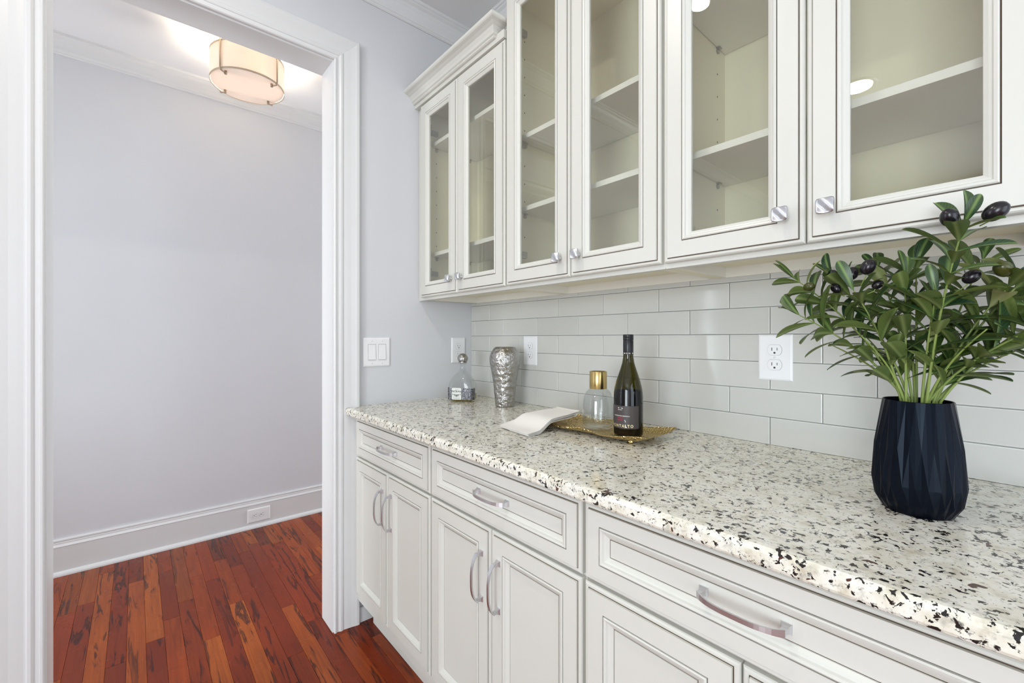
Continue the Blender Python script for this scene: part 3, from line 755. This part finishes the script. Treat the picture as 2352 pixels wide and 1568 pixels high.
wine_text('NOIR', .0050, -.003, .0488, M['redink'], 1.0, 1.4, .0002)
wine_text('ESTATE', .0034, -.003, .0770, M['silverink'], 1.0, 1.1, .0001)
m = MB(); m.add(on_cyl([(-.009, .0010), (.006, .0), (.006, .0014), (.003, .0030), (-.009, .0030)], Rt, ac, .0802), [(0, 1, 2, 3, 4)]); m.build('emblem', M['silverink'], lab, fix=False)
m = MB(); m.add(on_cyl([(.010, .0), (.0125, -.001), (.0135, -.004), (.0145, -.0065), (.0128, -.0065), (.0122, -.0035), (.0105, -.0012)], Rt, ac, .0500), [(0, 1, 5, 6), (1, 2, 5), (2, 3, 4, 5)]); m.build('mark', M['silverink'], lab, fix=False)

# carafe with brass neck
cx, cy = .978, -.222
r = empty('glass_carafe', (cx, cy, bz + .0003), 'clear glass carafe with gold metal neck on the gold tray', 'carafe')
o_ = [(.036, .0), (.044, .002), (.0474, .008), (.0486, .020), (.0486, .050), (.0478, .072), (.0458, .088), (.0425, .101), (.0375, .112), (.0310, .1185), (.0262, .1215), (.0254, .126), (.0250, .165)]
i_ = [(.0232, .165), (.0236, .124), (.0295, .1168), (.0358, .1105), (.0407, .0995), (.0440, .087), (.0459, .071), (.0467, .050), (.0467, .020), (.0445, .012), (.035, .008), (.001, .007)]
m = MB(); m.lathe(o_ + i_, n=56); m.build('glass_body', M['clear'], r)
m = MB(); m.lathe([(.0262, .122), (.0264, .1225), (.0264, .1745), (.0260, .1752), (.0240, .1752), (.0240, .150), (.001, .150)], n=56, cap0=False); m.build('brass_neck', M['brass'], r)

# silver hammered vase
r = MB()
pr = [(.034, .0), (.0395, .0015), (.0405, .006), (.0430, .035), (.0470, .080), (.0535, .125), (.0600, .160), (.0645, .185), (.0655, .198), (.0640, .213), (.0590, .228), (.0500, .241), (.0425, .2485), (.0400, .2500), (.0375, .2490), (.0380, .246), (.050, .235), (.060, .205), (.055, .150), (.042, .05), (.036, .008), (.001, .008)]
N = 72; rings = []
def smooth_prof(pr, n=3):
    out = []
    for i in range(len(pr) - 1):
        for k in range(n): u = k / n; out.append((pr[i][0] * (1 - u) + pr[i + 1][0] * u, pr[i][1] * (1 - u) + pr[i + 1][1] * u))
    out.append(pr[-1]); return out
for ri, (R, z) in enumerate(smooth_prof(pr, 3)):
    ring = []
    for j in range(N):
        a = 2 * math.pi * j / N
        d = 0
        if .004 < z < .245: d = .0007 * noise.noise(Vector((math.cos(a) * 3.2, math.sin(a) * 3.2, z * 48))) + .0005 * noise.noise(Vector((math.cos(a) * 8, math.sin(a) * 8, z * 120)))
        ring.append(((R + d) * math.cos(a), (R + d) * math.sin(a), z))
    rings.append(ring)
r.loft(rings, True, True, True)
o = r.build('silver_vase', M['silver'], None, (.408, -.124, CT)); tag(o, 'tall hammered silver vase standing by the tiles near the corner', 'vase')

# squat spirit bottle
ang = math.atan2(-1.308 + .164, 1.833 - .164) - math.radians(20)
r = empty('spirit_bottle', (.164, -.172, CT), 'squat clear spirit bottle with silver ball stopper in the corner', 'bottle', rz=ang + math.pi / 2)
# local: -y is the label face, x across
def rrect(hx, hy, p, z, n=56):
    out = []
    for j in range(n):
        a = 2 * math.pi * j / n; c, s_ = math.cos(a), math.sin(a); k = (abs(c) ** p + abs(s_) ** p) ** (-1 / p); out.append((hx * c * k, hy * s_ * k, z))
    return out
bp = [(.054, .034, 5, 0), (.060, .040, 5, .003), (.0620, .0415, 5, .012), (.0625, .042, 5, .050), (.0615, .0415, 4.5, .066), (.058, .040, 4, .083), (.051, .037, 3.4, .099), (.041, .032, 2.8, .114), (.029, .025, 2.3, .127), (.018, .0175, 2, .1355), (.0140, .0140, 2, .141), (.0130, .0130, 2, .164), (.0150, .0150, 2, .167), (.0150, .0150, 2, .172)]
m = MB(); m.loft([rrect(*q) for q in bp], True, True, True); m.build('glass_body', M['clear'], r)
m = MB(); m.loft([rrect(*q) for q in [(.050, .031, 5, .004), (.0580, .0375, 5, .010), (.0595, .039, 5, .030), (.0595, .039, 5, .034)]], True, True, True); m.build('spirit', M['amber'], r)
# engraved wrap around front, with white label
def band(p, z0, z1, off, amin, amax, n=40, hx=.0625, hy=.042):
    rings = []
    for z in (z0, (z0 + z1) / 2, z1):
        row = []
        for j in range(n + 1):
            a = amin + (amax - amin) * j / n; c, s_ = math.cos(a), math.sin(a); k = (abs(c) ** p + abs(s_) ** p) ** (-1 / p)
            row.append(((hx + off) * c * k, (hy + off) * s_ * k, z))
        rings.append(row)
    return rings
m = MB(); m.loft(band(5, .010, .062, .0008, -math.pi + .10, -.28), False); m.build('engraved_wrap', M['foil'], r, fix=False)
m = MB(); yl = -.0432
def rr_poly(hw, hh, rad, cx_, cz_, y, n=5):
    pts = []
    for qx, qz, st in ((1, 1, 0), (-1, 1, 90), (-1, -1, 180), (1, -1, 270)):
        for k in range(n + 1):
            a = math.radians(st + 90 * k / n); pts.append((cx_ + qx * (hw - rad) + rad * math.cos(a), y, cz_ + qz * (hh - rad) + rad * math.sin(a)))
    return pts
LXc = -.014
q = rr_poly(.0225, .0262, .005, LXc, .037, yl); q2 = [(x, y - .0007, z) for x, y, z in q]
m.loft([q, q2], True, False, True, 0, False); lab = m.build('paper_label', M['paper'], r, fix=True)
def flat_text(body, size, z, sx=1, sp=1, bold=0.0):
    vs, fs = text_mesh(body, size, sx, sp, bold); m = MB(); m.add([(x + LXc, yl - .0010, z + y) for x, y in vs], fs); m.build('lettering', M['greyink'], lab, fix=False)
flat_text('PATR\u00d3N', .0120, .0470, .92, 1.02, .00035)
flat_text('TEQUILA', .0034, .0570, 1, 1.1)
flat_text('SILVER 100% DE AGAVE', .0032, .0165, .9, 1.0)
m = MB()
def poly(pts): m.add([(x + LXc, yl - .0010, z) for x, z in pts], [list(range(len(pts)))])
for s in (-1, 1):
    poly([(s * .001, .031), (s * .010, .0355), (s * .0125, .033), (s * .009, .0290)]); poly([(s * .001, .029), (s * .008, .0275), (s * .0085, .0250), (s * .003, .0265)])
    poly([(s * .0165, .038), (s * .0195, .035), (s * .0175, .030), (s * .0155, .033)])
poly([(.0, .0355), (.0022, .031), (.0016, .025), (0, .0215), (-.0016, .025), (-.0022, .031)])
m.build('emblem', M['greyink'], lab, fix=False)
m = MB(); m.lathe([(.0160, .172), (.0195, .1735), (.0195, .178), (.0150, .180)], n=32)
m.build('stopper_collar', M['hinge'], r)
m = MB(); rings = []
for i in range(1, 18):
    th = math.pi * i / 18; row = []
    for j in range(36):
        a = 2 * math.pi * j / 36; d = .0010 * math.sin(9 * a + i) * math.sin(th * 9)
        R = .0240 + d; row.append((R * math.sin(th) * math.cos(a), R * math.sin(th) * math.sin(a),   .1945 - R * .92 * math.cos(th)))
    rings.append(row)
m.loft(rings, True, True, True); m.build('ball_stopper', M['silver'], r)

# gold tray: wavy hammered rectangle
tc = Vector((.972, -.232)); tr_ = math.radians(2.0)
L2, W2 = .215, .092
m = MB(); nx, ny = 56, 24
def tray_z(u, v):
    d = max(abs(u), abs(v)); rim = max(0.0, (max(abs(u) ** 10, abs(v) ** 6)))
    z = .0015 + .013 * rim
    z += .0035 * rim * math.sin(u * 8.0 + 1.2)
    z += .010 * (abs(u) ** 8) * (abs(v) ** 4) 
    return z
def tray_pt(u, v, dz=0):
    wob = .004 * math.sin(u * 9) * (abs(v) ** 3) * (1 if v > 0 else -1)
    x = u * L2 * (1 + .02 * v * v); y = v * (W2 + wob)
    return (x, y, tray_z(u, v) + dz)
top = [[tray_pt(-1 + 2 * i / nx, -1 + 2 * j / ny, .0022) for j in range(ny + 1)] for i in range(nx + 1)]
bot = [[tray_pt((-1 + 2 * i / nx) * .995, (-1 + 2 * j / ny) * .99, .0) for j in range(ny + 1)] for i in range(nx + 1)]
m.loft(top, False); m.loft([b_[::-1] for b_ in bot], False)
edge_t = [top[i][0] for i in range(nx + 1)] + [top[nx][j] for j in range(1, ny + 1)] + [top[i][ny] for i in range(nx - 1, -1, -1)] + [top[0][j] for j in range(ny - 1, 0, -1)]
edge_b = [bot[i][0] for i in range(nx + 1)] + [bot[nx][j] for j in range(1, ny + 1)] + [bot[i][ny] for i in range(nx - 1, -1, -1)] + [bot[0][j] for j in range(ny - 1, 0, -1)]
m.loft([edge_b, edge_t], True)
# short feet
for sx in (-.75, .75):
    for sy in (-.6, .6): m.lathe([(.008, -.0045), (.008, .003)], sx * L2, sy * W2, 16)
o = m.build('serving_tray', M['tray'], None, (tc.x, tc.y, CT + .0046)); o.rotation_euler = (0, 0, tr_)
tag(o, 'hammered gold rectangular tray with wavy rim holding carafe and wine', 'tray')

# folded linen napkin, half on the tray's left end
A = Vector((.752, -.432)); B = Vector((.905, -.452)); Cc = Vector((.868, -.183)); Dd = Vector((.655, -.163))
def nap(s, w, h):
    u = s; p = (A * (1 - w) + B * w) * (1 - u) + (Dd * (1 - w) + Cc * w) * u
    # lift over the tray rim towards the far right
    dx = max(0.0, p.x - .728) ; lift = min(1.0, dx / .028) * max(0.0, min(1.0, (p.y + .405) / .078))
    lift = lift * lift * (3 - 2 * lift)
    ripple = .0010 * math.sin(s * 9 + w * 5) + .0008 * math.sin(w * 11 + s * 3)
    return Vector((p.x, p.y, CT + .0008 + h + .0265 * lift + max(0, ripple)))
m = MB(); nw = 26
path = []
lay = [(0.0, 0.0), (1.0, 0.0)]
seq = [(0.03, 0.0)] 
z = 0.0; dirn = 1
ends = [(0.03, .93), (.93, .02), (.02, .985), (.985, .0)]
gap = .0030
for li, (s0, s1) in enumerate(ends):
    for k in range(15):
        u = k / 14; s = s0 + (s1 - s0) * u; path.append((s, li * gap + (.0035 * (u if s1 > s0 else 1 - u)) * (1 if li > 0 else 0)))
    if li < 3:
        zt_ = (li + 1) * gap; r_ = gap / 2; sgn = 1 if s1 > s0 else -1
        zz0 = path[-1][1]; 
        nxt = (li + 1) * gap + (.0035 if sgn > 0 else 0)
        bul = .028 if sgn > 0 else .01
        for k in range(1, 8):
            a = math.pi * k / 8; path.append((s1 + sgn * bul * math.sin(a), zz0 + (nxt - zz0) * (1 - math.cos(a)) / 2 + (.0035 * math.sin(a) if sgn > 0 else 0)))
th = .0011
up = []; dn = []
for i, (s, h) in enumerate(path):
    p0 = path[max(i - 1, 0)]; p1 = path[min(i + 1, len(path) - 1)]
    tx, tz = (p1[0] - p0[0]) * .26, p1[1] - p0[1]; ln = math.hypot(tx, tz) or 1; nx_, nz_ = -tz / ln, tx / ln
    up.append((s + nx_ * th / 2 / .26, h + nz_ * th / 2)); dn.append((s - nx_ * th / 2 / .26, h - nz_ * th / 2))
def wj(w, s, h): return w
ru = [[nap(s, j / nw, h + .0006) for j in range(nw + 1)] for s, h in up]; rd = [[nap(s, j / nw, h + .0006) for j in range(nw + 1)] for s, h in dn]
m.loft(ru, False); m.loft([q[::-1] for q in rd], False)
for j in (0, nw): m.loft([[q[j] for q in ru], [q[j] for q in rd]], False)
for i in (0, -1): m.loft([ru[i], rd[i]], False)
o = m.build('linen_napkin', M['linen']); tag(o, 'folded cream linen napkin lying over the left end of the gold tray', 'napkin')

# black faceted vase
vx, vy = 1.7185, -.314
m = MB(); n = 24
rg = [(.0, .0450, 0), (.019, .0548, .5), (.048, .0592, 0), (.108, .0553, .5), (.1835, .0452, 0)]
def vring(z, R, o_, n=22): return [(R * math.cos(2 * math.pi * (j + o_) / n) * 1.0, R * math.sin(2 * math.pi * (j + o_) / n), z) for j in range(n)]
n2 = 2 * n
def pring(z, R, par, dep=.0016):
    return [((R + (dep * .5 if j % 2 == par else -dep)) * math.cos(math.pi * j / n), (R + (dep * .5 if j % 2 == par else -dep)) * math.sin(math.pi * j / n), z) for j in range(n2)]
prev = None
for i, (z, R, of) in enumerate(rg):
    par = 0 if of == 0 else 1
    cur = pring(z, R, par, .0004 if i in (0, len(rg) - 1) else .0019); b = len(m.v); m.v += cur
    if prev is not None:
        pb, pp = prev
        for j in range(n2):
            k = (j + 1) % n2
            if j % 2 == pp: tri = ((pb + j, pb + k, b + k), (pb + j, b + k, b + j))      # ridge from lower j to upper k
            else: tri = ((pb + j, pb + k, b + j), (pb + k, b + k, b + j))
            for t_ in tri: m.f.append(list(t_)); m.m.append(0); m.sm.append(False)
    else: m.f.append([b + j for j in range(n2)][::-1]); m.m.append(0); m.sm.append(False)
    prev = (b, par)
pb = prev[0]
for z, R in ((.1842, .0446), (.1838, .0430), (.176, .0430), (.10, .0500), (.01, .05)):
    cur = vring(z, R, 0, n2); b = len(m.v); m.v += cur
    for j in range(n2): m.f.append([pb + j, pb + (j + 1) % n2, b + (j + 1) % n2, b + j]); m.m.append(0); m.sm.append(False)
    pb = b
m.f.append([pb + j for j in range(n2)]); m.m.append(0); m.sm.append(False)
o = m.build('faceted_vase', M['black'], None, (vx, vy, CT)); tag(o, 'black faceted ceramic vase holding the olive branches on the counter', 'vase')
o.rotation_euler = (0, 0, .07)

# ------------------------------------------------------------------ olive branches
def leaf_mesh(L, Wd, bend, fold, twist, pale=False):
    m = MB(); n = 11; up = []; dn = []
    for i in range(n + 1):
        u = math.sin(math.pi / 2 * i / n) if i < n else 1.0; x = L * (u - .15 * bend * u * u)
        wd = Wd * 1.62 * (u ** .88) * max(0.0, 1 - u ** 3.6) ** .55 + (.0006 if i == 0 else .0003)
        z = -bend * L * u * u * .55; tw = twist * u
        row = []
        for k, s in enumerate((-1, -.5, 0, .5, 1)):
            y = s * wd; zz = z + fold * abs(s) ** 1.3 * wd
            yy = y * math.cos(tw) - (zz - z) * math.sin(tw); z3 = z + y * math.sin(tw) + (zz - z) * math.cos(tw)
            row.append((x, yy, z3))
        up.append(row); dn.append([(x_, y_, z_ - .0004) for x_, y_, z_ in row])
    m.loft(up, False, mat=0); m.loft([q[::-1] for q in dn], False, mat=1)
    return m
LV_ = []
rl = random.Random(5)
for i in range(8):
    pale = i == 7
    LV_.append((leaf_mesh(rl.uniform(.054, .078), rl.uniform(.0105, .0155), rl.uniform(.05, .7), rl.uniform(.15, .5), rl.uniform(-.6, .6)), pale))
plant = empty('olive_branches', (vx, vy, CT + .012), 'leafy green artificial olive branches with dark olives in the black vase', 'plant')
leaf_data = []
def first_leaf(i):
    mb, pale = LV_[i]; o = mb.build('leaf', [M['leaf_pale'] if pale else M['leaf_top'], M['leaf_pale'] if pale else M['leaf_bot']], None, fix=False); return o
leaf_cache = {}
def place_leaf(parent, pos, direction, normal, sc, idx):
    if idx not in leaf_cache: o = first_leaf(idx); leaf_cache[idx] = o.data; o.parent = parent
    else: o = inst('leaf', leaf_cache[idx], parent, (0, 0, 0))
    x = Vector(direction).normalized(); z = Vector(normal); z = (z - x * z.dot(x));
    if z.length < 1e-4: z = x.orthogonal()
    z.normalize(); y = z.cross(x)
    Mx = Matrix((x, y, z)).transposed().to_4x4(); Mx.translation = Vector(pos)
    o.matrix_local = Mx @ Matrix.Scale(sc, 4)
def olive(parent, pos, axis, green=False, k=1.0):
    m = MB(); rings = []
    for i in range(1, 12):
        th = math.pi * i / 12
        rings.append([(.0098 * k * math.sin(th) * math.cos(2 * math.pi * j / 20), .0098 * k * math.sin(th) * math.sin(2 * math.pi * j / 20), -.0128 * k * math.cos(th)) for j in range(20)])
    m.loft(rings, True, True, True)
    o = m.build('olive', M['greenolive'] if green else M['olive'], parent)
    o.rotation_euler = Vector(axis).to_track_quat('Z', 'Y').to_euler(); o.location = pos
    if green: tag(o, 'greenish unripe olive')
# stems: tip positions relative to the vase axis (x right along the wall, y to the wall, z above the counter)
O = Vector((vx, vy, CT + .012))
TIPS = [  # tip x, y, z in world, bow, leaf density
 (1.540, -.315, 1.318, .35), (1.556, -.345, 1.245, .5), (1.600, -.300, 1.315, .3), (1.640, -.350, 1.285, .3), (1.655, -.240, 1.335, .2),
 (1.705, -.330, 1.300, .15), (1.712, -.270, 1.330, .1), (1.745, -.355, 1.270, .1), (1.778, -.395, 1.368, .1), (1.790, -.240, 1.330, .2),
 (1.835, -.310, 1.300, .3), (1.870, -.260, 1.335, .35), (1.875, -.345, 1.235, .5), (1.850, -.200, 1.270, .4), (1.900, -.290, 1.260, .5),
 (1.620, -.240, 1.225, .5), (1.690, -.205, 1.290, .3), (1.800, -.370, 1.215, .4), (1.655, -.370, 1.205, .4), (1.585, -.270, 1.190, .7), (1.745, -.215, 1.235, .2), (1.840, -.270, 1.190, .6)]
rs = random.Random(11); nleaf = 0; camv = Vector((1.833, -1.308, 1.202))
stems = []
for si, (tx, ty, tz, bow) in enumerate(TIPS):
    tip = Vector((tx, ty, tz)) - O
    a = math.atan2(tip.y, tip.x); rr = rs.uniform(.010, .030)
    p0 = Vector((math.cos(a) * rr * .5, math.sin(a) * rr * .5, .03)); p1 = Vector((math.cos(a) * rr, math.sin(a) * rr, .172))
    p2 = Vector((p1.x + (tip.x - p1.x) * (.25), p1.y + (tip.y - p1.y) * .25, p1.z + (tip.z - p1.z) * (.45 + .1 * bow)))
    p3 = Vector((p1.x + (tip.x - p1.x) * (.62 + .1 * bow), p1.y + (tip.y - p1.y) * .62, p1.z + (tip.z - p1.z) * (.75 + .08 * bow)))
    def bez(u):
        pts = [p1, p2, p3, tip]
        while len(pts) > 1: pts = [pts[i] * (1 - u) + pts[i + 1] * u for i in range(len(pts) - 1)]
        return pts[0]
    P = [p0] + [bez(k / 12) for k in range(13)]
    m = MB(); m.tube(P, [.0021] * 3 + [.0019 - .0011 * k / 11 for k in range(11)], 7)
    # leaf nodes swell slightly
    st = m.build('stem', M['stem'], plant)
    length = sum((P[i + 1] - P[i]).length for i in range(1, len(P) - 1))
    nn = max(5, int(length / .0205)); rot = rs.uniform(0, math.pi)
    for k in range(nn):
        u = .10 + .90 * (k + .3) / nn
        pos = bez(min(u, 1)); d = (bez(min(u + .02, 1.0)) - bez(min(u, 1) - .02)).normalized()
        rot += math.pi / 2 + rs.uniform(-.4, .4)
        sd = d.orthogonal().normalized(); bt = d.cross(sd)
        for q in (0, 1):
            if rs.random() < .08 + (.2 if u < .3 else 0): continue
            ra = rot + q * math.pi + rs.uniform(-.25, .25)
            out = sd * math.cos(ra) + bt * math.sin(ra)
            dv = (out * rs.uniform(.75, 1.2) + d * rs.uniform(.5, 1.0)).normalized()
            wpos = O + pos; tip_l = wpos + dv * .055
            if tip_l.y > -.015: dv.y = min(dv.y, -.1); 
            if tip_l.z > 1.365 and tip_l.y > -.34: dv.z *= -.3
            nm = (d * 1.0 - out * .45 + Vector((rs.uniform(-.3, .3), rs.uniform(-.3, .3), rs.uniform(-.1, .5))))
            sc_ = rs.uniform(.78, 1.12) * (1 - .22 * (u > .9)) 
            idx = rs.randrange(7) if rs.random() > .045 else 7
            if nleaf < 298: place_leaf(st, pos, dv, nm, sc_, idx); nleaf += 1
    for q in range(2):
        dv = ((bez(1) - bez(.93)).normalized() + Vector((rs.uniform(-.4, .4), rs.uniform(-.4, .4), rs.uniform(-.1, .3)))).normalized()
        if nleaf < 298: place_leaf(st, tip, dv, Vector((rs.uniform(-1, 1), -.6, .6)), rs.uniform(.6, .85), rs.randrange(7)); nleaf += 1
    stems.append((st, tip))
OLV = [(1.5675, -.330, 1.300, 1, .85), (1.604, -.330, 1.318, 0, .9), (1.634, -.330, 1.318, 0, .95), (1.659, -.345, 1.325, 0, 1.1), (1.613, -.345, 1.292, 0, .8), (1.783, -.345, 1.295, 0, .95), (1.815, -.345, 1.303, 1, 1.1), (1.765, -.420, 1.375, 0, 1.1), (1.809, -.400, 1.378, 0, 1.2), (1.672, -.345, 1.293, 0, .7)]
for x, y, z, gr, k in OLV:
    p = Vector((x, y, z)) - O
    st, tip = min(stems, key=lambda q: (q[1] - p).length)
    mid = (tip + p) / 2 + Vector((0, 0, -.006))
    olive(st, p, (p - mid) + Vector((.004, 0, .004)), bool(gr), k)
    m = MB(); m.tube([tip * .5 + p * .5 + Vector((0, 0, -.012)) if (tip - p).length < .05 else p + (tip - p).normalized() * .03 + Vector((0, 0, -.012)), mid * .3 + p * .7 + Vector((0, 0, -.008)), p], .0009, 6); m.build('stalk', M['stem'], st)
